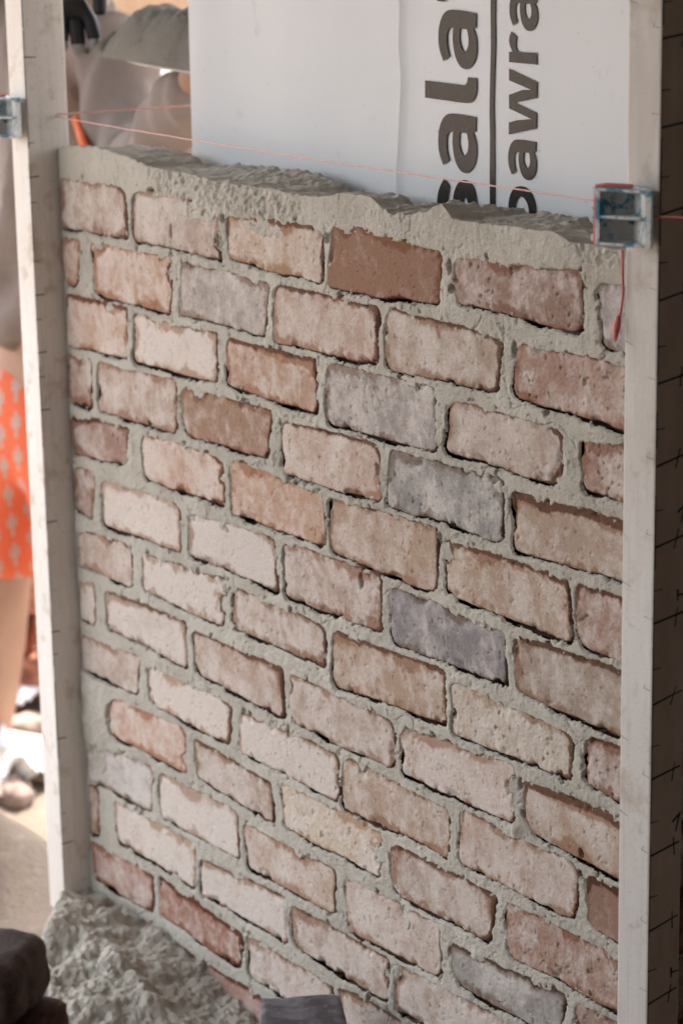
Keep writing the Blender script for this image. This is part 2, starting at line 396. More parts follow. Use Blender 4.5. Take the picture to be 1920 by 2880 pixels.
wall = thing('brick_wall', 'half built wall of reclaimed pinkish bricks in grey mortar', 'wall', (0, 0, 0))
nbk = 0
for k in Q:
    q = np.array(Q[k], float); sd_ = sum(ord(ch) for ch in k)*31
    x0, x1 = max(q[:, 0].min()-5, XMIN*1000+1.2), min(q[:, 0].max()+5, XMAX*1000-1); z0, z1 = q[:, 1].min()-5, q[:, 1].max()+5
    st = 1.45 if x0 > 300 else 1.9
    nc = int((x1-x0)/st)+2; nr = int((z1-z0)/st)+2
    X, Z = np.meshgrid(np.linspace(x0, x1, nc), np.linspace(z0, z1, nr))
    s, u, v = brick_shape(k, X, Z)
    kind = WHO.get(k, 'pink')
    tb = max(0, rng.uniform(-14, 7)); lb = max(0, rng.uniform(-16, 7))
    tb = {'4f': 13, '8f': 11, '2d': 5, '9f': 14}.get(k, tb)
    rough = {'rough': 1.9, 'yellow': 1.8, 'grey': 1.1, 'brown': .6}.get(kind, .9)
    h = .8*fbm(X, Z, 80, sd_+9, 2)+rough*.34*fbm(X, Z, 16, sd_+11, 4, .55)+rough*.22*vn(X, Z, 3.2, sd_+12)
    pit = fbm(X, Z, 6.5, sd_+21, 3, .6); h -= sstep(.62, 1.0, pit)*1.7*rough
    chipn = fbm(X, Z, 26, sd_+31, 3); h -= sstep(.25, .9, chipn)*sstep(-12, -1, s)*5.5
    h -= sstep(-3.5, 3, s)**2*2.2                        # worn arris
    h -= sstep(.2, 1.6, s)*3.2
    tilt = rng.uniform(-.6, .6)*u*1.2+rng.uniform(-.6, .8)
    h = h+tilt
    for lx, lz, rx_, rz_ in HOLES:
        if abs(lx-x0) < 400: h = h-11*np.exp(-(((X-lx+1.2*vn(X, Z, 4, 7))/rx_)**2+((Z-lz)/rz_)**2)**2)
    mo = sstep(.75, 1.05, fbm(X, Z, 15, sd_+41, 4, .65)*.9+.42*sstep(-12, 0, s))*(.65)
    Vt = np.stack([X/1000, -h/1000, Z/1000+G0], -1).reshape(-1, 3)
    F = grid_faces(nr, nc); F = F[(s.ravel()[F] < 1.3).any(1)]
    # skirt back through the wall
    idx = np.concatenate([np.arange(nc), np.arange(1, nr)*nc+nc-1, (nr-1)*nc+np.arange(nc-2, -1, -1), np.arange(nr-2, 0, -1)*nc])
    bv = Vt[idx].copy(); bv[:, 1] = .1025; nb = len(idx); o0 = len(Vt)
    a = np.arange(nb); b_ = (a+1) % nb
    sk = np.stack([idx[a], o0+a, o0+b_, idx[b_]], -1)
    V2 = np.concatenate([Vt, bv, [[(x0+x1)/2000, .1025, (z0+z1)/2000+G0]]]); cn = len(V2)-1
    cap = np.stack([o0+b_, o0+a, np.full(nb, cn), np.full(nb, cn)], -1)
    fl = [tuple(f) for f in cap[:, :3]]
    me = bpy.data.meshes.new('brick')
    allf = np.concatenate([F, sk]); n4_ = len(allf); n3_ = len(fl)
    me.vertices.add(len(V2)); me.vertices.foreach_set('co', V2.astype(np.float32).ravel())
    me.loops.add(n4_*4+n3_*3)
    me.loops.foreach_set('vertex_index', np.concatenate([allf.ravel(), cap[:, :3].ravel()]).astype(np.int32))
    me.polygons.add(n4_+n3_)
    me.polygons.foreach_set('loop_start', np.concatenate([np.arange(n4_)*4, n4_*4+np.arange(n3_)*3]).astype(np.int32))
    me.polygons.foreach_set('loop_total', np.concatenate([np.full(n4_, 4), np.full(n3_, 3)]).astype(np.int32))
    me.update(calc_edges=True)
    me.polygons.foreach_set('use_smooth', np.concatenate([np.ones(len(F), bool), np.zeros(nb+n3_, bool)]))
    at_ = me.attributes.new('edge', 'FLOAT', 'POINT'); ev = np.zeros(len(V2), np.float32); ev[:o0] = np.clip(-s-tb*sstep(-.1, 1., v)-lb*sstep(.55, 1., u), -30, 60).ravel(); at_.data.foreach_set('value', ev)
    at_ = me.attributes.new('mort', 'FLOAT', 'POINT'); ev = np.zeros(len(V2), np.float32); ev[:o0] = mo.ravel(); at_.data.foreach_set('value', ev)
    me.materials.append(MB)
    o = link(bpy.data.objects.new('brick', me), wall); o.color = TINT[k]
    if kind in LBL: o['label'] = LBL[kind]
    nbk += 1

# mortar: one sheet that fills every joint and wraps over the top bed
FE = [(-75, -8), (-58, -2), (35, 4), (71, 2), (129, -2), (175, -9), (225, -11), (280, -11), (327, -15), (400, -14), (474, -12), (546, -14), (579, -12), (624, -4), (650, -1), (685, -2), (707, -13), (728, -17), (766, -14), (795, -7), (823, 5), (843, -11), (928, -10), (988, -7), (1024, -7), (1038, -13), (1094, -14), (1181, -12)]
BE = [(-75, -12), (-26, -8), (80, -5), (137, -12), (150, -20), (193, -16), (258, -10), (352, -7), (422, -6), (480, -14), (500, -26), (517, -19), (535, -18), (618, -18), (639, -34), (690, -30), (708, -13), (798, -13), (877, -10), (945, -10), (974, -18), (1040, -26), (1181, -30)]
st = 1.4
xs = np.arange(XMIN*1000, XMAX*1000+st, st); NC = len(xs)
zs = np.arange(-1200, -45, st); zs = zs[:-1] if zs[-1] > -46 else zs
zf = np.interp(xs, *zip(*FE))+1.3*vn(xs, xs*0, 9, 5)+.8*vn(xs, xs*0, 3.5, 6); zb = np.interp(xs, *zip(*BE))+2.0*vn(xs, xs*0, 11, 7)+1.3*vn(xs, xs*0, 4, 8)
nfr = 24
rows_z = [np.full(NC, z) for z in zs]+[zs[-1]+(zf-zs[-1])*(i+1)/nfr for i in range(nfr)]
X = np.tile(xs, (len(rows_z), 1)); Z = np.array(rows_z)
mm_ = np.full(X.shape, 99.)      # >0 = mortar present
near = np.full(X.shape, 60.)
for k in Q:
    q = np.array(Q[k], float); sd_ = sum(ord(ch) for ch in k)*31
    c0 = max(0, int((q[:, 0].min()-22-xs[0])/st)); c1_ = min(NC, int((q[:, 0].max()+22-xs[0])/st)+1)
    zr = Z[:, NC//2]; r0 = np.searchsorted(zs, q[:, 1].min()-22); r1 = min(len(rows_z), np.searchsorted(zs, q[:, 1].max()+22)+ (nfr if q[:, 1].max() > -80 else 0))
    if c1_ <= c0: continue
    xx = X[r0:r1, c0:c1_]; zz = Z[r0:r1, c0:c1_]
    s, u, v = brick_shape(k, xx, zz)
    top = sstep(.55, 1., v); bot = sstep(.45, 1., -v); left = sstep(.9, 1., -u)*(1-top)*(1-bot); right = sstep(.93, 1., u)*(1-top)*(1-bot)
    low = fbm(xx, zz, 45, sd_+51, 2); lo2 = fbm(xx, zz, 24, sd_+53, 4, .6)
    ck = sstep(-.15, .55, low+.5*lo2)                              # where the joint has shrunk open
    gap = .2+1.0*low + bot*(2.9+2.7*ck) + left*(1.1+4.0*sstep(-.1, .4, lo2)) + right*(.5+3.6*sstep(.05, .5, lo2)) - top*(1.2+2.4*low)
    gap -= 10*sstep(.33, 1.0, lo2)*np.maximum(top, .35)          # smears lapping onto the brick
    gap = gap+1.5*fbm(xx, zz, 7, 77, 3, .65)
    if k[0] == '1' and len(k) == 2: gap -= top*(3.5+6*np.maximum(0, fbm(xx, zz, 60, 99, 2)))
    mm_[r0:r1, c0:c1_] = np.minimum(mm_[r0:r1, c0:c1_], s-gap)
    near[r0:r1, c0:c1_] = np.minimum(near[r0:r1, c0:c1_], s)
H = .3+1.3*fbm(X, Z, 55, 201, 2)+.75*fbm(X, Z, 11, 203, 3, .6)+.45*vn(X, Z, 4.4, 207)*sstep(-.3, .5, fbm(X, Z, 34, 208, 2))+.30*vn(X, Z, 2.1, 209)
H += .8*sstep(6, 0, near)*fbm(X, Z, 25, 212, 2)                                        # lips squeezed along the bricks
holes = fbm(X, Z, 15, 211, 3); H -= 7.5*sstep(.70, .92, holes)*sstep(9, 2, near)
hol2 = fbm(X, Z, 5.5, 213, 2); H -= 1.6*sstep(.85, 1.05, hol2)
crk = np.abs(fbm(X, Z, 38, 221, 3)); H -= 2.6*sstep(.05, .0, crk)*sstep(.1, .5, fbm(X, Z, 90, 223, 2))
band = sstep(-58, -40, Z)
coarse = sstep(.15, .24, X/1000)*sstep(.57, .50, X/1000)*band+.8*sstep(1.03, 1.08, X/1000)*band*sstep(-40, -28, Z)
H += band*(1.6+1.2*fbm(X, Z, 70, 231, 2))
H += coarse*(2.6*vn(X, Z, 6.5, 233)+1.6*vn(X, Z, 3.3, 235)-1.0*sstep(-45, -15, Z)*2)
H = np.where((band > .5) & (coarse < .3), H*.8+.18*vn(X, Z*.15, 3.2, 237), H)
H += 3.2*sstep(.02, -.02, X/1000-.0)*sstep(-900, -860, Z)*sstep(-740, -800, Z)*(1+.8*fbm(X, Z, 16, 241, 3))
H += -1.5*sstep(-1190, -1000, -Z*0+Z)*0
for lx, lz, rx_, rz_, am in LUMPS:
    w_ = np.exp(-((X-lx+2.5*vn(Z, X, 7, int(lx)))/rx_)**2-((Z-lz+2.5*vn(X, Z, 7, int(lz)+9999))/rz_)**2)
    mm_ = np.maximum(mm_, (w_-.42)*9); H = H+am*w_
for lx, lz, rx_, rz_ in HOLES:
    w_ = np.exp(-(((X-lx+1.2*vn(X, Z, 4, 7))/rx_)**2+((Z-lz)/rz_)**2)**2); H = H-11*w_
present = sstep(-.5, .6, mm_)
H = H*present-(1-present)*2.4
end = sstep(0, 3.5, X-xs[0]+1.2*vn(Z, Z*0, 14, 251)); H = H*end-(1-end)*5*(1+vn(Z, Z*0, 30, 253))
V = [np.stack([X/1000, -H/1000, Z/1000+G0], -1)]
# over the top
nt_ = 46; lastH = H[-1]
for j in range(1, nt_+1):
    t = j/nt_; Y = t*103.
    zz = zf*(1-t)+zb*t-2.5*math.sin(math.pi*t)*(1+.6*vn(xs, xs*0+t*3, 90, 261))
    n_ = (1.3+2.2*t)*fbm(xs, xs*0+Y, 16, 263, 4, .6)+.55*vn(xs, xs*0+Y, 3.4, 265)+.5*vn(xs, xs*0+Y, 6, 267)*1.5
    fade = max(0, 1-t*9)
    y_ = Y-lastH*fade
    V.append(np.stack([xs/1000, y_/1000, (zz+n_*(1-fade*.6))/1000+G0], -1)[None])
V.append(np.stack([xs/1000, xs*0+.1035, xs*0-.05+G0], -1)[None])
V = np.concatenate(V); nR = V.shape[0]
MF = grid_faces(nR, NC); mmf = np.full(nR*NC, 9.); mmf[:mm_.size] = mm_.ravel(); MF = MF[(mmf[MF] > -.15).any(1)]
mesh_obj('mortar_joints', V.reshape(-1, 3), MF, MM, wall)
bm = bmesh.new(); add_box(bm, (XMIN+.004, .034, .0), (XMAX-.004, .098, G0-.052))
for xa, xb in ((XMIN+.0006, XMIN+.0036), (XMAX-.0042, XMAX-.0012)): add_box(bm, (xa, .0095, .0005), (xb, .0975, G0-.0525))
bm_obj('mortar_core', bm, MM, wall)

# ------------------------------------------------------------------ ground
def terrain(name, x0, x1, y0, y1, n, zfun, mat, label=None, kind='structure'):
    xs_ = np.linspace(x0, x1, n); ys_ = np.linspace(y0, y1, n); XX, YY = np.meshgrid(xs_, ys_)
    o = mesh_obj(name, np.stack([XX, YY, zfun(XX, YY)], -1).reshape(-1, 3), grid_faces(n, n), mat); o['kind'] = kind
    return o
def mat_ground():
    s = M('sandy_ground', .95, .15)
    n1 = s.noise(1.2, 5, .6); n2 = s.noise(14, 6, .7); n3 = s.noise(90, 4, .7)
    c = s.mix(s.ramp(n1, .3, .7), (.23, .18, .14), (.17, .13, .10))
    c = s.mix(s.ramp(n2, .5, .75, 0, .7), c, (.30, .26, .21))
    c = s.mix(s.ramp(n3, .6, .75, 0, .6), c, (.20, .14, .10))
    return s.done(c, s.bump(s.math('ADD', n2, n3), .6, .02))
MG = mat_ground()
def gz(x, y):
    back = sstep(.11, .32, y+0*x)
    return -.30*back + .012*fbm(x, y, .4, 301, 3)*(np.abs(x) < 6)*(np.abs(y) < 6)
xs_ = np.concatenate([np.linspace(-60, -5, 12)[:-1], np.linspace(-5, 4, 181), np.linspace(4, 60, 12)[1:]])
ys_ = np.concatenate([np.linspace(-60, -3, 12)[:-1], np.linspace(-3, 5, 161), np.linspace(5, 60, 12)[1:]])
XX, YY = np.meshgrid(xs_, ys_)
o = mesh_obj('ground', np.stack([XX, YY, gz(XX, YY)], -1).reshape(-1, 3), grid_faces(len(ys_), len(xs_)), MG); o['kind'] = 'structure'

# ------------------------------------------------------------------ gauge posts
MTIM = mat_plain('brown_timber', (.46, .35, .265), .8, .3, 9, .4, .0015, stretch=(1, 1, .3), col2=(.30, .21, .15))  # browner, darker timber for the right post's outer side face
def post(x0, x1, y0, y1, z0, z1, label, marks, rz=0.):
    t = thing('gauge_post', label, 'post', ((x0+x1)/2, (y0+y1)/2, z0))
    bm = bmesh.new(); hx, hy = (x1-x0)/2, (y1-y0)/2
    add_box(bm, (-hx, -hy, 0), (hx, hy, z1-z0), .0025)
    es = [e for e in bm.edges if abs(e.verts[0].co.z-e.verts[1].co.z) > .5]
    bmesh.ops.subdivide_edges(bm, edges=es, cuts=60)
    r = random.Random(marks)
    zc = z1-.04
    k = 0
    def stroke(face, a, b, wd):
        # a,b = (along, z) on that face; thin pencil or marker stroke raised .4 mm
        a = Vector(a); b = Vector(b); d = (b-a); L = d.length; d.normalize(); n = Vector((-d.y, d.x))*wd/2
        P = [a+n, b+n*r.uniform(.5, 1.1), b-n*r.uniform(.5, 1.1), a-n]
        if face == 'f': vs = [Vector((p.x, -hy-.0005, p.y)) for p in P]
        else: vs = [Vector((hx+.0005, p.x, p.y)) for p in P]
        f = [bm.verts.new(v) for v in vs]; bm.faces.new(f).material_index = 1
    base = -.044+G0-z0
    for i in range(-4, 15):
        z = base-i*.0829
        if z < .01 or z > z1-z0-.01: continue
        if marks == 1:
            if i % 2 == 0 or r.random() < .3: stroke('s', (-hy, z), (-hy+.014+r.uniform(0, .006), z+r.uniform(-.001, .001)), .0016)
            if r.random() < .3: stroke('s', (-hy, z-.035), (-hy+.009, z-.035), .0011)
        else:
            stroke('s', (-hy+.001, z-.002+r.uniform(-.002, .002)), (hy-.004, z+.004+r.uniform(-.002, .002)), .0026)
            stroke('s', (hy-.015+r.uniform(-.005, .005), z-.009), (hy-.012, z+.011), .0019)
            if i in (3, 7): stroke('s', (hy-.014, z+.028), (hy-.003, z+.036), .0028); stroke('s', (hy-.004, z+.036), (hy-.009, z+.016), .0028)
            if i in (4, 9): stroke('s', (hy-.012, z+.030), (hy-.012, z+.018), .0028); stroke('s', (hy-.012, z+.024), (hy-.002, z+.024), .0024)
            stroke('s', (-hy, z+.034), (-hy+.012, z+.034), .0012)
            zj = z+r.uniform(-.006, .006); stroke('f', (hx-.012, zj+.006), (hx-.002, zj+.005), .0005)
            if r.random() < .6: stroke('f', (hx-.012, zj+.006), (hx-.009, zj+.011), .0005)
            if r.random() < .4: stroke('f', (-hx+.001, z+.034), (-hx+.014, z+.031), .0005)
    # dirt line down the arris
    zz_ = .02
    while zz_ < z1-z0-.1:
        dz_ = r.uniform(.03, .14)
        stroke('s', (-hy+.0012, zz_), (-hy+.0012+r.uniform(-.0004, .0006), zz_+dz_), r.uniform(.0006, .0022) if marks == 2 else r.uniform(.0004, .0012)); zz_ += dz_+r.uniform(-.01, .05)
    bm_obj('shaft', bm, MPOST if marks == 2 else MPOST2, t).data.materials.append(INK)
    if marks == 2:
        me = t.children[0].data; me.materials.append(MTIM)
        for f in me.polygons:
            if f.material_index == 0 and f.normal.x > .9: f.material_index = 2
    return t
lp = post(-.1240, -.0755, -.0455, .02, .045, 2.05, 'pale wooden gauge post with painted-in light at the far left end of the wall', 1)
rp = post(1.1825, 1.2305, -.0465, -.002, 0., 2.05, 'pale gauge post with black marker lines at the right end of the wall', 2)

# ------------------------------------------------------------------ wrapped board behind the wall with printed lettering
def mat_sheet():
    s = M('white_plastic_film', .38, .4)
    n = s.noise(3.5, 3, .5, stretch=(1, 1, .35)); n2 = s.noise(120, 3, .6); n3 = s.noise(22, 4, .7)
    c = s.mix(s.ramp(n, .3, .7), (.66, .655, .65), (.60, .60, .605))
    c = s.mix(s.ramp(n3, .62, .76, 0, .3), c, (.42, .39, .35))
    c = s.mix(s.ramp(n2, .68, .74, 0, .4), c, (.34, .31, .28))
    return s.done(c, s.bump(n, .25, .02))
MSH = mat_sheet()
board = thing('wrapped_board', 'tall board wrapped in white plastic film with large dark lettering behind the wall', 'board', (.62, .16, 0))
def sheet(name, x0, x1, yb, seed, nx=90, nz=160, edge=None):
    xs_ = np.linspace(x0, x1, nx); zz = np.linspace(0.04, 2.0, nz); XX, ZZ = np.meshgrid(xs_, zz)
    if edge is not None:
        sh = .005*vn(ZZ, ZZ*0, .12, seed+3)+.003*vn(ZZ, ZZ*0, .04, seed+4); wgt = (XX-x0)/(x1-x0); wgt = 1-wgt if edge == 'l' else wgt
        XX = XX+sh*wgt
    YY = yb-.0007*fbm(XX, ZZ*.4, .2, seed, 2)-.0003*vn(XX, ZZ*.3, .06, seed+9)
    if edge == 'l': YY = YY-.0034*sstep(.010, 0, XX-XX[:, :1])-.0012*sstep(.03, .012, XX-XX[:, :1])
    return mesh_obj(name, np.stack([XX-.62, YY-.16, ZZ], -1).reshape(-1, 3), grid_faces(nz, nx), MSH, board)
sheet('plastic_film', .0745, .62, .1305, 11)
sheet('plastic_film', .567, 1.32, .1285, 12, edge='l')
bm = bmesh.new(); add_box(bm, (.075-.62, .134-.16, 0), (1.32-.62, .168-.16, 2.0), .002); bm_obj('board_core', bm, mat_plain('board_core', (.62, .61, .60), .6), board)
# lettering: outlines in board units (tenths of mm read off the print), x right, y up
def smooth(pts, n=3):
    """pts (x,y[,1 = corner])"""
    P = [(float(p[0]), float(p[1]), len(p) > 2) for p in pts]
    for _ in range(n):
        out = []
        for i in range(len(P)):
            a, b = P[i], P[(i+1) % len(P)]
            if a[2]: out.append(a)
            else: pass
            if a[2]: 
                if not b[2]: out.append((a[0]*.4+b[0]*.6, a[1]*.4+b[1]*.6, False))
                continue
            out.append((a[0]*.75+b[0]*.25, a[1]*.75+b[1]*.25, False))
            if not b[2]: out.append((a[0]*.25+b[0]*.75, a[1]*.25+b[1]*.75, False))
            else: out.append((a[0]*.4+b[0]*.6, a[1]*.4+b[1]*.6, False))
        P = out
    return [(p[0], p[1]) for p in P]
C = 1
A_out = [(697, 1290, C), (693, 1447, C), (662, 1462, C), (698, 1540), (708, 1680), (690, 1800), (650, 1875), (585, 1918), (515, 1880), (462, 1770), (437, 1620), (437, 1500), (446, 1447, C), (400, 1450), (373, 1500), (370, 1590), (380, 1690), (403, 1762, C), (335, 1820, C), (290, 1700), (277, 1570), (285, 1430), (320, 1320), (365, 1262), (430, 1248), (560, 1262)]
A_in = [(518, 1462, C), (592, 1466, C), (606, 1520), (613, 1600), (602, 1680), (570, 1722), (538, 1690), (512, 1600), (511, 1520)]
L_ = [(135, 885, C), (570, 938, C), (598, 915), (606, 850, C), (703, 860, C), (709, 960), (695, 1060), (655, 1125), (590, 1138), (470, 1122), (135, 1075, C)]
S_ = [(347, 1960, C), (403, 2058, C), (384, 2150), (382, 2260), (398, 2350), (422, 2375), (437, 2340), (438, 2240), (452, 2110), (500, 2005), (565, 1977), (635, 2005), (682, 2090), (708, 2250), (703, 2430), (655, 2560, C), (590, 2500, C), (612, 2400), (613, 2280), (598, 2195), (575, 2172), (553, 2200), (545, 2300), (530, 2430), (460, 2520), (350, 2510), (280, 2420), (260, 2270), (280, 2090)]
W_ = [(1060, 755, C), (1367, 903, C), (1365, 1080, C), (1128, 1130, C), (1362, 1245, C), (1358, 1415, C), (1057, 1482, C), (1057, 1350, C), (1150, 1325, C), (1305, 1312, C), (1060, 1195, C), (1060, 1045, C), (1210, 990, C), (1308, 992, C), (1060, 885, C)]
R_ = [(1365, 580, C), (1365, 712, C), (1060, 683, C), (1060, 572, C), (1097, 568, C), (1065, 500), (1058, 420), (1085, 345, C), (1145, 408, C), (1131, 470), (1140, 545), (1170, 574)]
P_ = [(1050, 2420, C), (1050, 2300), (1058, 2190), (1090, 2100), (1145, 2050), (1240, 2055), (1310, 2140), (1348, 2250), (1355, 2400, C), (1500, 2420, C), (1500, 2540, C), (1050, 2520, C)]
P_in = [(1120, 2400, C), (1122, 2270), (1148, 2190), (1190, 2160), (1240, 2195), (1275, 2280), (1282, 2400, C)]
T_ = [(355, -100, C), (355, 18, C), (265, 10, C), (265, -100, C), (150, -110, C), (150, -240, C), (600, -240, C), (700, -210, C), (708, -100, C), (600, -60, C), (600, -110, C)]
LINE = [(862, -300, C), (910, -300, C), (908, 200, C), (911, 480, C), (900, 800, C), (893, 1200, C), (898, 1400, C), (901, 1900, C), (901, 2500, C), (848, 2500, C), (847, 1900, C), (850, 1500, C), (845, 1250, C), (850, 900, C), (860, 500, C), (856, 100, C)]
def xf(pts, sx=1, sy=1, ox=0, oy=0): return [((p[0]*sx+ox), (p[1]*sy+oy))+tuple(p[2:]) for p in pts]
sxa = (1362-1048)/(708-277.); sya = (1992-1535)/(1918-1248.)
small = dict(sx=sxa, sy=sya, ox=1048-277*sxa, oy=1535-1248*sya)
GLY = [[A_out, A_in], [xf(A_out, 1, 1.0, 2, -1145), xf(A_in, 1, 1, 2, -1145)], [L_], [S_], [W_], [R_], [P_, P_in], [T_], [LINE],
       [xf(A_out, **small), xf(A_in, **small)], [xf(xf(A_out, **small), 1, 1, 14, -1643), xf(xf(A_in, **small), 1, 1, 14, -1643)]]
CAMR = np.array([[0.5689435, -0.0170668, -0.8221995], [-0.1972325, 0.9677735, -0.1565690], [0.7983750, 0.2512434, 0.5472423]])
def board_uv(px, py):
    """print outline units to metres on the board (x, height): measured homography of the print"""
    a = ((1160+px/3.92)/1.22449-784)/5690.135; b = -((py/3.92)/1.22449-1176)/5690.135
    d = CAMR.T @ np.array([a, b, -1.]); s_ = (-.1268-1.6519306)/d[2]
    return 3.0223977+s_*d[0], .3654179+s_*d[1]+G0
sI = M('printed_ink', .24, .32)
INKP = sI.done(sI.mix(sI.ramp(sI.noise(500, 3, .6), .3, .8), (.018, .015, .014), (.045, .037, .032)), sI.bump(sI.noise(14, 3, .5, stretch=(1, 1, .5)), .25, .004))
for gi, gl in enumerate(GLY):
    cu = bpy.data.curves.new('tmp', 'CURVE'); cu.dimensions = '2D'; cu.fill_mode = 'BOTH'; cu.extrude = .00005
    for ring in gl:
        pp = [board_uv(*p) for p in smooth(ring, 3)]
        sp = cu.splines.new('POLY'); sp.points.add(len(pp)-1); sp.use_cyclic_u = True
        for i, (a, b) in enumerate(pp): sp.points[i].co = (a, b, 0, 1)
    to = bpy.data.objects.new('tmp', cu); COL.objects.link(to)
    dg = bpy.context.evaluated_depsgraph_get(); dg.update(); me = bpy.data.meshes.new_from_object(to.evaluated_get(dg))
    bpy.data.objects.remove(to)
    me.transform(Matrix.Rotation(R(90), 4, 'X')); me.transform(Matrix.Translation((-.62, .1268-.16, 0)))
    me.name = 'printed_letter'; me.materials.clear(); me.materials.append(INKP)
    lo = link(bpy.data.objects.new('printed_line' if gl[0] is LINE else 'printed_letter', me), board)

# ------------------------------------------------------------------ line blocks and string
MPL = (lambda s: s.done(s.mix(s.ramp(s.noise(45, 4, .7, dist=.5), .38, .50), (.07, .27, .36), s.mix(s.ramp(s.noise(70, 3, .6), .3, .7), (.74, .80, .82), (.66, .60, .54))), s.bump(s.noise(150), .3, .001)))(M('blue_plastic', .45, .4))
MSTR = mat_plain('red_string', (.72, .11, .10), .7, .3, 300, .6, .0005, col2=(.62, .25, .22))
MSTRP = mat_plain('faded_string', (.74, .34, .31), .7, .3, 160, .6, .0005, col2=(.72, .50, .44))
def line_block(loc, rz, label, size=(.060, .030, .056)):
    t = thing('line_block', label, 'line block', loc, rz, 'line blocks clipped to the gauge posts')
    W, D, Hh = size; w2, h2 = W/2, Hh/2; th = .0035
    bm = bmesh.new()
    def prism(poly, z0, z1):
        a = [bm.verts.new((x, y, z0)) for x, y in poly]; b = [bm.verts.new((x, y, z1)) for x, y in poly]
        bm.faces.new(a[::-1]); bm.faces.new(b)
        for i in range(len(poly)): bm.faces.new((a[i], a[(i+1) % len(poly)], b[(i+1) % len(poly)], b[i]))
    vx = -.002
    prism([(-w2, -D/2), (-w2+.0045, -D/2), (vx, D/2-.002), (w2-.007, -D/2), (w2, -D/2), (w2, -D/2+.004), (vx, D/2+.003), (-w2, -D/2+.004)], -h2, h2)   # angled shell
    for z in (-h2, -th/2, h2-th): prism([(-w2+.005, -D/2-.0006), (w2-.0075, -D/2-.0006), (vx, D/2-.0035)], z+.0002, z+th-.0002)
    bmesh.ops.bevel(bm, geom=[e for e in bm.edges if e.calc_length() > .01], offset=.0005, segments=1, affect='EDGES')
    bm_obj('block_body', bm, MPL, t)
    bm = bmesh.new()
    for z in (-h2+.006, -.004, .008, h2-.004):
        add_box(bm, (-w2-.0075, -D/2+.004, z-.0035), (-w2+.0002, -D/2+.012, z+.0035), .002)
    bm_obj('string_cleat', bm, MPL, t)
    bm = bmesh.new()
    tube(bm, [(-w2-.0018, -D/2+.004, -h2-.0005), (-w2-.003, -D/2+.006, -h2*.5), (-w2-.0022, -D/2+.005, 0), (-w2-.003, -D/2+.006, h2*.5), (-w2-.0015, -D/2+.006, h2+.001), (-w2+.01, -D/2+.006, h2+.0022), (.006, -D/2+.008, h2+.0022)], .0021, 6)
    bm_obj('string_wrap', bm, MSTR, t)
    return t
line_block((1.2085, -.0640, G0+.0350), R(22), 'blue grey plastic line block clipped to the right hand gauge post')
line_block((-.1060, -.0640, G0+.0395), R(40), 'blue plastic line block on the far left gauge post')
def twisty(pts, n=60, amp=.0002):
    out = []
    for i in range(n+1):
        t = i/n*(len(pts)-1); k = min(int(t), len(pts)-2); f = t-k
        p = Vector(pts[k]).lerp(Vector(pts[k+1]), f)
        out.append(p+Vector((0, 0, amp*math.sin(i*1.7)+amp*.6*math.sin(i*.53)-.003*math.sin(math.pi*i/n))))
    return out
bm = bmesh.new(); tube(bm, twisty([(-.0765, .0004, G0+.037), (1.176, -.060, G0+.0445)]), .0009, 6)
tag(bm_obj('builders_line', bm, MSTRP, None, True), 'thin pink builders line stretched along the top of the wall', 'string')
bm = bmesh.new(); tube(bm, twisty([(-.0765, .0004, G0+.040), (.40, .75, G0+.09)], 20, .0003), .0011, 6)
tag(bm_obj('builders_line', bm, MSTRP, None, True), 'faint pink line running back from the left post behind the board', 'string')
bm = bmesh.new()
tube(bm, [(1.184, -.052, G0-.002), (1.1835, -.051, G0-.025), (1.1838, -.050, G0-.045), (1.180, -.049, G0-.060), (1.178, -.050, G0-.072)], .0013, 6)
tube(bm, [(1.178, -.050, G0-.068), (1.1765, -.051, G0-.078), (1.1755, -.052, G0-.086), (1.175, -.052, G0-.095)], [.0022, .0042, .0036, .0008], 7)
tag(bm_obj('string_end', bm, MSTR, None, True), 'loose red string end hanging beside the right post under the block', 'string')
bm = bmesh.new(); tube(bm, twisty([(1.234, -.060, G0+.037), (1.45, .04, G0+.050)], 12, .0004), .0014, 6)
tag(bm_obj('string_tail', bm, MSTR, None, True), 'red string pulled away to the right from the line block', 'string')

# ------------------------------------------------------------------ mortar heap, loose bricks in front
n_ = 420
xs_ = np.linspace(-.24, .60, n_); ys_ = np.linspace(-.62, .0, n_); XX, YY = np.meshgrid(xs_, ys_)
xm, ym = XX*1000, YY*1000
prof = np.interp(XX, [-.24, -.16, -.10, .0, .17, .30, .40, .50, .60], [-.01, .0, .074, .090, .080, .054, .036, .004, -.02])
fall = sstep(-.60, -.30, YY)*.45+sstep(-.34, -.02, YY)*.55
hz = prof*(.35+.65*fall)+(.035*fall*sstep(.6, .3, XX)*sstep(-.24, -.1, XX))
edge_ = sstep(0, .07, XX+.135+1.0*np.minimum(YY+.02, 0)*1.1+.02*vn(ym, ym*0, 60, 3))*sstep(0, .1, .6-XX)*sstep(0, .1, YY+.62)
rid = 1-np.abs(fbm(xm*1.0+18*vn(xm, ym, 80, 9), ym+16*vn(xm, ym, 70, 10), 48, 401, 4, .55))*1.5
lump = fbm(xm, ym, 70, 411, 3)*.016+rid*.005+fbm(xm, ym, 24, 421, 5, .6)*.0055+vn(xm, ym, 6, 431)*.0018+vn(xm, ym, 3, 433)*.0008
Zh = (hz+lump-.008)*edge_-.012*(1-edge_)
rg = np.random.default_rng(5); clod = np.zeros_like(Zh)
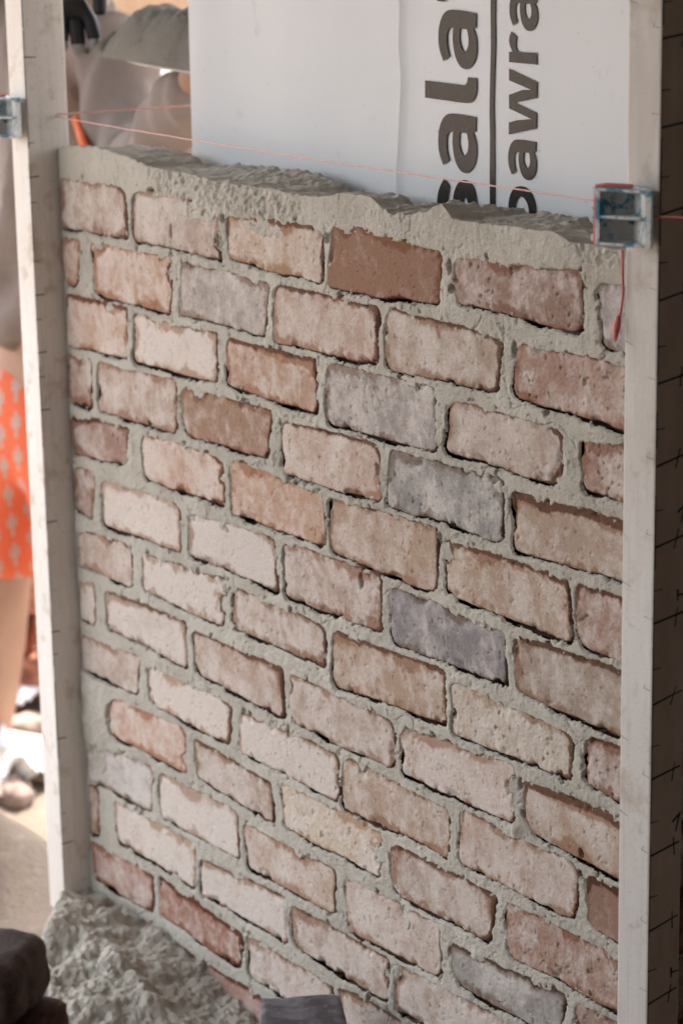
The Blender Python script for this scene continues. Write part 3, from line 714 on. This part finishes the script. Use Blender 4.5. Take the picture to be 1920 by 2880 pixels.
for _ in range(520):
    cxx, cyy = rg.uniform(-.2, .58), rg.uniform(-.6, 0); rr = .005+.026*rg.random()**1.8; an = rg.uniform(0, 3.14); el = rg.uniform(.5, 1)
    a0 = max(0, int((cxx-rr*1.5+.24)/.84*(n_-1))); a1 = min(n_, int((cxx+rr*1.5+.24)/.84*(n_-1))+2); b0 = max(0, int((cyy-rr*1.5+.62)/.62*(n_-1))); b1 = min(n_, int((cyy+rr*1.5+.62)/.62*(n_-1))+2)
    gx = XX[b0:b1, a0:a1]-cxx; gy = YY[b0:b1, a0:a1]-cyy; u_ = (gx*math.cos(an)+gy*math.sin(an)); v_ = (-gx*math.sin(an)+gy*math.cos(an))/el
    dd_ = 1-(u_**2+v_**2)/rr**2*(1+.5*vn(gx*1000, gy*1000, 6, _))
    clod[b0:b1, a0:a1] = np.maximum(clod[b0:b1, a0:a1], np.sqrt(np.maximum(dd_, 0))*rr*rg.uniform(.15, .38))
Zh = np.minimum(Zh, prof+.002+.75*(lump-.006)+.2*(1-fall))+clod*np.clip(edge_*1.5, 0, 1)
tag(mesh_obj('mortar_heap', np.stack([XX, YY, Zh], -1).reshape(-1, 3), grid_faces(n_, n_), MM2), 'rough heap of wet grey mortar at the foot of the wall', 'mortar')

def loose_brick(label, loc, rot, col, dims=(.215, .102, .062), seed=1, group=None, r=.012, wear=1.):
    """one weathered brick as a subdivided, worn block"""
    bm = bmesh.new(); bmesh.ops.create_cube(bm, size=1)
    bmesh.ops.subdivide_edges(bm, edges=bm.edges, cuts=15, use_grid_fill=True)
    P = np.array([v.co[:] for v in bm.verts]); hx, hy, hz_ = [d/2 for d in dims]
    P = P*np.array(dims)
    c = np.clip(P, [-hx+r, -hy+r, -hz_+r], [hx-r, hy-r, hz_-r]); dd = P-c; ln = np.linalg.norm(dd, axis=1)
    P = np.where(ln[:, None] > 1e-9, c+dd/np.maximum(ln, 1e-9)[:, None]*np.minimum(ln, r)[:, None], P)
    nrm = P/np.maximum(np.linalg.norm(P/np.array([hx, hy, hz_]), axis=1)[:, None], 1e-6)
    q = P*1000; nz_ = .0016*fbm(q[:, 0]+q[:, 2]*1.3, q[:, 1]-q[:, 2], 22, seed, 4)*wear+.003*wear*fbm(q[:, 0]+q[:, 2], q[:, 1]-q[:, 2]*.7, 70, seed+5, 2)
    P = P+nrm/np.maximum(np.linalg.norm(nrm, axis=1)[:, None], 1e-6)*nz_[:, None]
    for v, p in zip(bm.verts, P): v.co = p+np.array([0, 0, hz_])
    o = bm_obj('loose_brick', bm, MB2, None, True); o.color = col
    o.location = loc; o.rotation_euler = rot
    return tag(o, label, 'brick', group)
def mat_brick2():
    s = M('stacked_brick', .9, .25)
    oi = s.n('ShaderNodeObjectInfo'); base = oi.outputs['Color']
    n1 = s.noise(18, 4, .6, dist=.5); n2 = s.noise(80, 5, .65); n3 = s.noise(400, 2, .6)
    c = s.mix(s.ramp(n1, .4, .62), s.mix(1., base, (.45, .42, .42), 'MULTIPLY'), base)
    c = s.mix(s.ramp(n2, .56, .7, 0, .5), c, s.mix(1., base, (1.6, 1.5, 1.45), 'MULTIPLY'))
    return s.done(c, s.bump(s.math('ADD', n2, n3), .6, .002))
MB2 = mat_brick2()
GP = 'dark bricks stacked in front of the wall'
dirv = math.atan2(-.047, .082)
cx0, cy0 = .716, -.132
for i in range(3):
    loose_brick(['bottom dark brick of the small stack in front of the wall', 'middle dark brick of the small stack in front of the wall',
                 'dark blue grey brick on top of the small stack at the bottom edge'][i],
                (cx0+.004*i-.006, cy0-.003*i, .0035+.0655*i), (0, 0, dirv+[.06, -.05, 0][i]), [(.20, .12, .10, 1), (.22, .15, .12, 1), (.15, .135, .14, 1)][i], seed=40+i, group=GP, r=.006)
# taller stack close to the camera, lower left
SX, SY = 1.001, -.750
nst = 9
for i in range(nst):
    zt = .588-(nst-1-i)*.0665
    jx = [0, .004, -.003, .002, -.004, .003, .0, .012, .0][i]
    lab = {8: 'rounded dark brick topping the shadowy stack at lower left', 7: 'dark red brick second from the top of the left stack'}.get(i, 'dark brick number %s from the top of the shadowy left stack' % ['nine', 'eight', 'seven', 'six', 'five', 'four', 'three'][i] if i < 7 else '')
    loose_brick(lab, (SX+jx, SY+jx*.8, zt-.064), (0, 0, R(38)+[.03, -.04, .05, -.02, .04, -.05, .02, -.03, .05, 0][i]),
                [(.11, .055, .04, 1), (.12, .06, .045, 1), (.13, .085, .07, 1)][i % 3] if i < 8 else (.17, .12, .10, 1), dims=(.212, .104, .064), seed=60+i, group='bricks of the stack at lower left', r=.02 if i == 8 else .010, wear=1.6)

# ------------------------------------------------------------------ things behind the wall
GR = 'red bricks piled behind the left post'
r_ = random.Random(9)
MRB = None
k = 0
for row in range(3):
    for c_ in range(4):
        dl = (-2+c_)*.235+(.1 if row % 2 else 0)+r_.uniform(-.01, .01); bx = -1.93+dl*.79; by = .90+dl*.61
        loose_brick('%s red brick from the left in the %s course of the red pile' % (['first', 'second', 'third', 'fourth'][c_], ['bottom', 'middle', 'top'][row]), (bx, by, -.30+row*.105), (R(90) if 0 else 0, 0, R(37)+r_.uniform(-.08, .08)),
                    (.42, .17, .10, 1), dims=(.215, .105, .10), seed=80+k, group=GR, r=.007); k += 1
# rubble on the ground
MST = mat_plain('rubble', (.30, .22, .18), .9, .35, 25, .6, .004)
for i in range(16):
    a_, b_ = r_.uniform(-2.35, -1.25), r_.uniform(.45, 1.05)
    bm = bmesh.new(); bmesh.ops.create_icosphere(bm, subdivisions=3, radius=1)
    sx_, sy_, sz_ = r_.uniform(.03, .07), r_.uniform(.03, .06), r_.uniform(.02, .04)
    for v in bm.verts:
        q = v.co.copy(); f = 1+.25*float(fbm(np.array([q.x*3+i]), np.array([q.y*3+q.z*2]), 1.5, 500+i, 3)[0]); v.co = Vector((q.x*sx_, q.y*sy_, q.z*sz_))*f
    o = bm_obj('rubble_lump', bm, MST, None, True); o.location = (a_, b_, -.30+sz_*.6); o.rotation_euler = (0, 0, r_.uniform(0, 3))
    tag(o, 'pale lump of rubble among the debris behind the left post', 'rubble', 'rubble lumps behind the left post')
# plank on the ground left of the post
MWD = mat_plain('grey_plank', (.44, .39, .33), .85, .3, 12, .4, .002, stretch=(1, 8, 8), col2=(.34, .29, .24))
bm = bmesh.new(); add_box(bm, (-.6, -.07, 0), (.35, .07, .028), .002)
o = bm_obj('plank', bm, MWD); o.location = (-.62, .02, .014); o.rotation_euler = (0, 0, R(-24)); tag(o, 'weathered grey plank lying flat beside the foot of the left post', 'plank')
bm = bmesh.new(); add_box(bm, (-.7, -.09, 0), (.7, .09, .03), .002)
o = bm_obj('plank', bm, MWD); o.location = (-1.55, .62, -.29); o.rotation_euler = (0, 0, R(28)); tag(o, 'sunlit plank lying on the rubble farther back on the left', 'plank')
# white sheets added in place of sun patches and glare
MWP = mat_plain('glare_white', (.82, .82, .82), .45, .05, 8, .2, .004)
def crumple(name, x0, x1, z0, z1, y, seed, label, amp=.05, flat=False):
    n = 60; XX, ZZ = np.meshgrid(np.linspace(0, 1, n), np.linspace(0, 1, n))
    ex = .12*vn(ZZ*10, ZZ*0, 2.3, seed); X_ = x0+(x1-x0)*XX+ex*(x1-x0)*(XX-.5)*2
    Z_ = z0+(z1-z0)*ZZ+.1*vn(XX*10, XX*0, 2, seed+1)*(z1-z0)*(ZZ-.5)*2
    D_ = amp*fbm(XX*10, ZZ*10, 3.2, seed+2, 4)
    if flat: P = np.stack([X_, Z_, y+np.maximum(0, D_)+.005], -1)
    else: P = np.stack([X_, y+D_, Z_], -1)
    o = mesh_obj(name, P.reshape(-1, 3), grid_faces(n, n), MWP); md = o.modifiers.new('t', 'SOLIDIFY'); md.thickness = .002
    return tag(o, label, 'plastic sheet')
crumple('glare_sheet', -1.62, -1.36, .50, .62, -.27, 602, 'small crumpled white sheet standing in for a sun patch by the left post', .06, True)
crumple('glare_sheet', -2.05, -1.80, .72, .86, -.27, 605, 'white scrap standing in for sun glare beyond the rubble', .06, True)
crumple('glare_sheet', -3.3, -1.6, -.2, 1.14, 1.75, 603, 'large white sheet added for the bright glare behind the worker', .05)
# timber hoarding far behind
MHO = mat_plain('hoarding', (.36, .235, .14), .8, .3, 3, .3, .004, stretch=(6, 6, .5), col2=(.42, .26, .15))
hd = thing('timber_hoarding', 'tan timber hoarding closing the yard behind the worker', 'hoarding', (-8, 7.2, -.3), R(24))
bm = bmesh.new()
for i in range(34):
    add_box(bm, (-5.1+i*.3, -.012+.004*(i % 3), 0), (-5.1+i*.3+.29, .012+.004*(i % 3), 2.3), .003)
bm_obj('boards', bm, MHO, hd)
bm = bmesh.new(); add_box(bm, (-5.1, .03, .5), (5.1, .08, .6)); add_box(bm, (-5.1, .03, 1.8), (5.1, .08, 1.9)); bm_obj('rail', bm, MHO, hd)

# ------------------------------------------------------------------ unseen roof and wall slabs added to shade the wall (beside and above the view)
MC = mat_plain('shade_block', (.15, .135, .12), .9, .15, 6, .3, .004)
bm = bmesh.new(); add_box(bm, (-1.5, -2.6, 2.55), (5.2, .6, 2.67)); add_box(bm, (-2.65, .601, 2.551), (5.2, 2.1, 2.671)); o = bm_obj('shade_slab', bm, MC); tag(o, 'unseen flat roof slab added above the wall to shade it', 'roof')
bm = bmesh.new(); add_box(bm, (1.36, .02, 0), (5.2, .17, 2.545)); o = bm_obj('shade_wall', bm, MC); tag(o, 'unseen dark wall slab added right of the brick panel to block light', 'wall')
bm = bmesh.new(); add_box(bm, (.9, -2.6, 0), (5.2, -2.45, 2.545)); o = bm_obj('shade_wall', bm, MC); tag(o, 'unseen dark wall slab added behind the camera to block light', 'wall')
bm = bmesh.new(); add_box(bm, (5.05, -2.445, 0), (5.2, .015, 2.545)); o = bm_obj('shade_wall', bm, MC); tag(o, 'unseen dark end slab added on the right to block light', 'wall')

# ------------------------------------------------------------------ worker behind the wall
MSK = mat_plain('skin', (.34, .20, .135), .55, .12, 12, .2, .001)
MSHT = mat_plain('brown_cloth', (.25, .205, .18), .95, .2, 9, .6, .006, .05, col2=(.20, .16, .14))
GZ = -.30
pr = thing('person', 'worker in grey brown shirt, orange patterned shorts and black gloves behind the wall', 'person', (-1.25, .62, GZ))
def L3(*p): return (p[0]+1.25, p[1]-.62, p[2]-GZ)+tuple(p[3:])
pts = [L3(-1.30, .62, .62, .135, .105),    # 0 pelvis
       L3(-1.24, .62, .84, .125, .095), L3(-1.16, .61, 1.06, .15, .105), L3(-1.11, .60, 1.23, .14, .095), L3(-1.08, .585, 1.36, .062), L3(-1.06, .56, 1.43, .06), L3(-1.04, .535, 1.53, .085, .095), L3(-1.03, .53, 1.62, .07, .08),  # 7 head
       L3(-1.415, .60, .55, .095), L3(-1.475, .575, .16, .062), L3(-1.555, .60, -.02, .056), L3(-1.625, .62, -.21, .036), L3(-1.63, .60, -.255, .038), L3(-1.66, .50, -.27, .03),   # 8-13 right leg
       L3(-1.18, .62, .55, .095), L3(-1.10, .58, .16, .062), L3(-1.06, .62, -.02, .056), L3(-1.02, .66, -.21, .036), L3(-1.02, .64, -.255, .038), L3(-1.01, .53, -.27, .03),  # 14-19 left leg
       L3(-1.30, .60, 1.28, .062), L3(-1.36, .48, 1.42, .048), L3(-.95, .33, 1.58, .042), L3(-.47, .245, 1.49, .030),   # 20-23 right arm raised over to the glove
       L3(-.93, .585, 1.26, .062), L3(-.77, .52, 1.07, .046), L3(-.68, .47, 1.04, .042), L3(-.40, .36, 1.13, .034), L3(-.13, .30, 1.33, .028)]  # 24-28 left arm
ed = [(0, 1), (1, 2), (2, 3), (3, 4), (4, 5), (5, 6), (6, 7), (0, 8), (8, 9), (9, 10), (10, 11), (11, 12), (12, 13), (0, 14), (14, 15), (15, 16), (16, 17), (17, 18), (18, 19),
      (3, 20), (20, 21), (21, 22), (22, 23), (3, 24), (24, 25), (25, 26), (26, 27), (27, 28)]
skin('body', pts, ed, MSK, pr)
g = .018
sp_ = [L3(-1.31, .62, .675, .165, .135), L3(-1.27, .62, .76, .160, .13), L3(-1.22, .61, .86, .155, .125), L3(-1.15, .60, 1.06, .178, .13), L3(-1.11, .595, 1.23, .165, .118), L3(-1.085, .585, 1.33, .085, .08),
       L3(-1.31, .59, 1.28, .085), L3(-1.38, .47, 1.42, .07), L3(-1.20, .41, 1.50, .065), L3(-.92, .575, 1.26, .085), L3(-.82, .53, 1.13, .078), L3(-.74, .50, 1.07, .074), L3(-.62, .44, 1.075, .066), L3(-.42, .365, 1.125, .056), L3(-.22, .32, 1.27, .05)]
shirt = skin('shirt', sp_, [(0, 1), (1, 2), (2, 3), (3, 4), (4, 5), (4, 6), (6, 7), (7, 8), (4, 9), (9, 10), (10, 11), (11, 12), (12, 13), (13, 14)], MSHT, pr, 3)
for v in shirt.data.vertices:      # cloth folds
    c = v.co; f = (.45 if c.x > .33 else 1.)*.016*math.sin((c.x*.9-c.z*.55+c.y*.3)*52+2.2*math.sin(c.z*9))+.004*math.sin((c.x+c.z*.3)*95+1.5*math.sin(c.z*14))
    n3_ = v.normal; v.co = c+n3_*f
# buttons, placket seam and orange braces
bm = bmesh.new()
for (bx, bz) in ((-1.075, 1.155),):
    mtx = Matrix.Translation(L3(bx, .447, bz)) @ Matrix.Rotation(R(90), 4, 'X')
    bmesh.ops.create_cone(bm, cap_ends=True, segments=20, radius1=.013, radius2=.012, depth=.005, matrix=mtx)
bm_obj('button', bm, mat_plain('button', (.34, .27, .24), .4), pr)
MOR = mat_plain('orange_strap', (.70, .13, .03), .6, .2, 60, .3)
for P_l, wd in (([(-.99, .44, 1.32), (-.955, .43, 1.235), (-.93, .43, 1.19), (-.925, .45, 1.12)], .012), ([(-.845, .45, 1.15), (-.80, .44, 1.11), (-.765, .44, 1.085), (-.74, .43, 1.05)], .0085), ([(-.74, .43, 1.05), (-.79, .43, 1.03), (-.85, .45, 1.0)], .018)):
    bm = bmesh.new(); tube(bm, [L3(*p) for p in P_l], wd, 8); bm_obj('strap', bm, MOR, pr, True)
# shorts with cactus print (pattern drawn from cells)
def mat_cactus():
    s = M('cactus_print', .85, .2)
    sp = s.n('ShaderNodeSeparateXYZ'); s.l(s.co, sp.inputs[0])
    a = s.math('ADD', s.math('MULTIPLY', sp.outputs[0], .57), s.math('MULTIPLY', sp.outputs[1], .82)); z = sp.outputs[2]
    u = s.math('DIVIDE', a, .036); row = s.math('FLOOR', u); 
    zz = s.math('DIVIDE', s.math('ADD', z, s.math('MULTIPLY', row, .037)), .068)
    fu = s.math('SUBTRACT', s.math('FRACT', u), .5); fz = s.math('SUBTRACT', s.math('FRACT', zz), .5)
    def box(cx_, cz_, hx, hz):
        dx = s.math('SUBTRACT', s.math('ABSOLUTE', s.math('SUBTRACT', fu, cx_)), hx); dz = s.math('SUBTRACT', s.math('ABSOLUTE', s.math('SUBTRACT', fz, cz_)), hz)
        return s.math('MAXIMUM', dx, dz)
    d = box(0, 0, .065, .38)
    for b in (box(-.2, .05, .05, .13), box(.2, .12, .05, .13), box(-.12, -.06, .12, .035), box(.12, .01, .12, .035)): d = s.math('MINIMUM', d, b)
    f = s.ramp(d, -.01, .03, 1, 0)
    c = s.mix(f, (.62, .12, .05), (.34, .32, .27))
    return s.done(c, s.bump(s.noise(14), .3, .01))
sh_ = [L3(-1.31, .62, .68, .155, .125), L3(-1.32, .62, .50, .155, .125), L3(-1.43, .60, .42, .12, .11), L3(-1.465, .59, .26, .105, .10), L3(-1.47, .585, .14, .10, .095), L3(-1.19, .62, .42, .12, .11), L3(-1.13, .60, .26, .105, .10), L3(-1.12, .595, .14, .10, .095)]
skin('shorts', sh_, [(0, 1), (1, 2), (2, 3), (3, 4), (1, 5), (5, 6), (6, 7)], mat_cactus(), pr, 3)
# gloves: palm and five separate fingers hanging down over the trowel tip
MGL = mat_plain('black_glove', (.006, .006, .007), .6, .3, 60, .3, .001)
MGT = mat_plain('grey_rubber_tips', (.20, .19, .185), .5, .3, 60, .3)
RV = Vector((.569, .822, -.017)); UP = Vector((0, 0, 1)); FW = Vector((-.80, .547, -.25))
hc = Vector((-.430, .220, 1.368))
def hv(a, b, c=0): v = hc+RV*a+UP*b-FW*c; return L3(*v)
hp = [hv(-.005, .09, 0)+(.030, .026), hv(0, .045, .0)+(.040, .022), hv(0, .005, .0)+(.046, .018)]
he = [(0, 1), (1, 2)]
specs = [(-.033, .046, .0115, -.006), (-.011, .058, .0125, -.002), (.012, .066, .0125, .002), (.035, .054, .0115, .004)]
fingers = []
for a, Ln, rr, sp2 in specs:
    b0 = len(hp); hp.append(hv(a, -.015, .004)+(rr+.002, rr+.002)); hp.append(hv(a+sp2*.5, -.015-Ln*.42, .012)+(rr+.001, rr+.001)); hp.append(hv(a+sp2, -.015-Ln*.74, .010)+(rr, rr)); hp.append(hv(a+sp2*1.3, -.015-Ln*.98, .001)+(rr*.8, rr*.8))
    he += [(2, b0), (b0, b0+1), (b0+1, b0+2), (b0+2, b0+3)]
b0 = len(hp); hp += [hv(.042, .03, .012)+(.014, .014), hv(.052, .004, .026)+(.012, .012), hv(.050, -.022, .032)+(.0105, .0105)]; he += [(1, b0), (b0, b0+1), (b0+1, b0+2)]
gl = skin('glove', hp, he, MGL, pr, 2, root=1)
for a, Ln, rr, sp2 in specs:
    tp = [hv(a+sp2*.75, -.015-Ln*.60, .0125)+(rr*.9,), hv(a+sp2, -.015-Ln*.78, .0115)+(rr*1.06,), hv(a+sp2*1.3, -.015-Ln*1.0, .003)+(rr*.9,)]
    skin('finger_tip', tp, [(0, 1), (1, 2)], MGT, gl, 2)
hc = Vector((-.11, .30, 1.335))
hp2 = [hv(-.0, .0, 0)+(.034, .026), hv(.04, .0, .0)+(.042, .022)]; he2 = [(0, 1)]
for q_ in range(4):
    b0 = len(hp2); a = .03-.02*q_
    hp2 += [hv(.065, a, .005)+(.011, .011), hv(.088, a, .022)+(.010, .010), hv(.075, a, .040)+(.0095, .0095)]; he2 += [(1, b0), (b0, b0+1), (b0+1, b0+2)]
b0 = len(hp2); hp2 += [hv(.03, .045, .01)+(.013, .013), hv(.055, .055, .03)+(.0115, .0115)]; he2 += [(1, b0), (b0, b0+1)]
skin('glove', hp2, he2, MGL, pr, 2, root=1)
# face and hair (above the frame)
bm = bmesh.new(); bmesh.ops.create_uvsphere(bm, u_segments=24, v_segments=16, radius=.1, matrix=Matrix.Translation(L3(-1.03, .545, 1.64)) @ Matrix.Diagonal((.95, 1.05, .85, 1)))
for v in list(bm.verts):
    if v.co.y < L3(0, .50, 0)[1] and v.co.z < L3(0, 0, 1.66)[2]: bm.verts.remove(v)
bm_obj('hair', bm, mat_plain('hair', (.02, .015, .012), .6), pr, True)
MEY = mat_plain('eye', (.6, .6, .58), .2)
for sx_ in (-.03, .03):
    bm = bmesh.new(); bmesh.ops.create_uvsphere(bm, u_segments=12, v_segments=8, radius=.011, matrix=Matrix.Translation(L3(-1.035+sx_, .452, 1.575))); bm_obj('eye', bm, MEY, pr, True)
bm = bmesh.new(); tube(bm, [L3(-1.035, .452, 1.575), L3(-1.035, .432, 1.545), L3(-1.035, .445, 1.535)], [.007, .014, .010], 8); bm_obj('nose', bm, MSK, pr, True)

# ------------------------------------------------------------------ trowel loaded with mortar
tr = thing('trowel', 'steel trowel held behind the wall under a thick load of mortar', 'trowel', (-.245, .30, 1.285))
MST2 = mat_plain('steel', (.42, .38, .33), .45, .2, 50, .2)
bm = bmesh.new(); out = [(-.165, .0), (-.12, -.035), (.0, -.062), (.16, -.062), (.185, 0), (.16, .062), (0, .062), (-.12, .035)]
vs = [[bm.verts.new((x, y, z-.11*(x-.0)*.25-.0)) for x, y in out] for z in (0, .003)]
bm.faces.new(vs[0][::-1]); bm.faces.new(vs[1])
for i in range(8): bm.faces.new((vs[0][i], vs[0][(i+1) % 8], vs[1][(i+1) % 8], vs[1][i]))
bm_obj('blade', bm, MST2, tr)
bm = bmesh.new(); tube(bm, [(.17, 0, 0), (.20, 0, .03), (.23, 0, .045)], .006, 8); bm_obj('neck', bm, MST2, tr, True)
bm = bmesh.new(); tube(bm, [(.225, 0, .045), (.28, 0, .05), (.35, 0, .05)], [.012, .016, .013], 10); bm_obj('handle', bm, mat_plain('wood_handle', (.35, .2, .1), .5), tr, True)
n_ = 110; U_, V_ = np.meshgrid(np.linspace(-1, 1, n_), np.linspace(-1, 1, n_))
xx = U_*.175; yy = V_*.062; q1, q2 = xx*1000, yy*1000
body_ = np.clip(1-np.maximum(np.abs(V_)**3, np.abs(U_)**7), 0, 1)**.45
h = body_*(.020+.055*sstep(-1.05, -.1, U_)+.012*fbm(q1, q2, 60, 701, 2)+.010*fbm(q1, q2, 34, 703, 4, .5))
h -= .025*np.exp(-((xx+.115-.08*yy)/.007)**2)*body_
yy = yy*(1+.03*fbm(q1, h*1000, 40, 707, 2))
Pm = np.stack([xx, yy, h+.004-.11*xx*.25+.0], -1)
ml = mesh_obj('mortar_load', Pm.reshape(-1, 3)+np.array([-.245, .30, 1.285]), grid_faces(n_, n_), mat_mortar('dark_mortar', (.20, .18, .155), (.12, .105, .09), (.26, .24, .205), .003))  # darker grey than the mortar in the joints
tag(ml, 'lump of grey mortar sitting on the raised trowel', 'mortar')
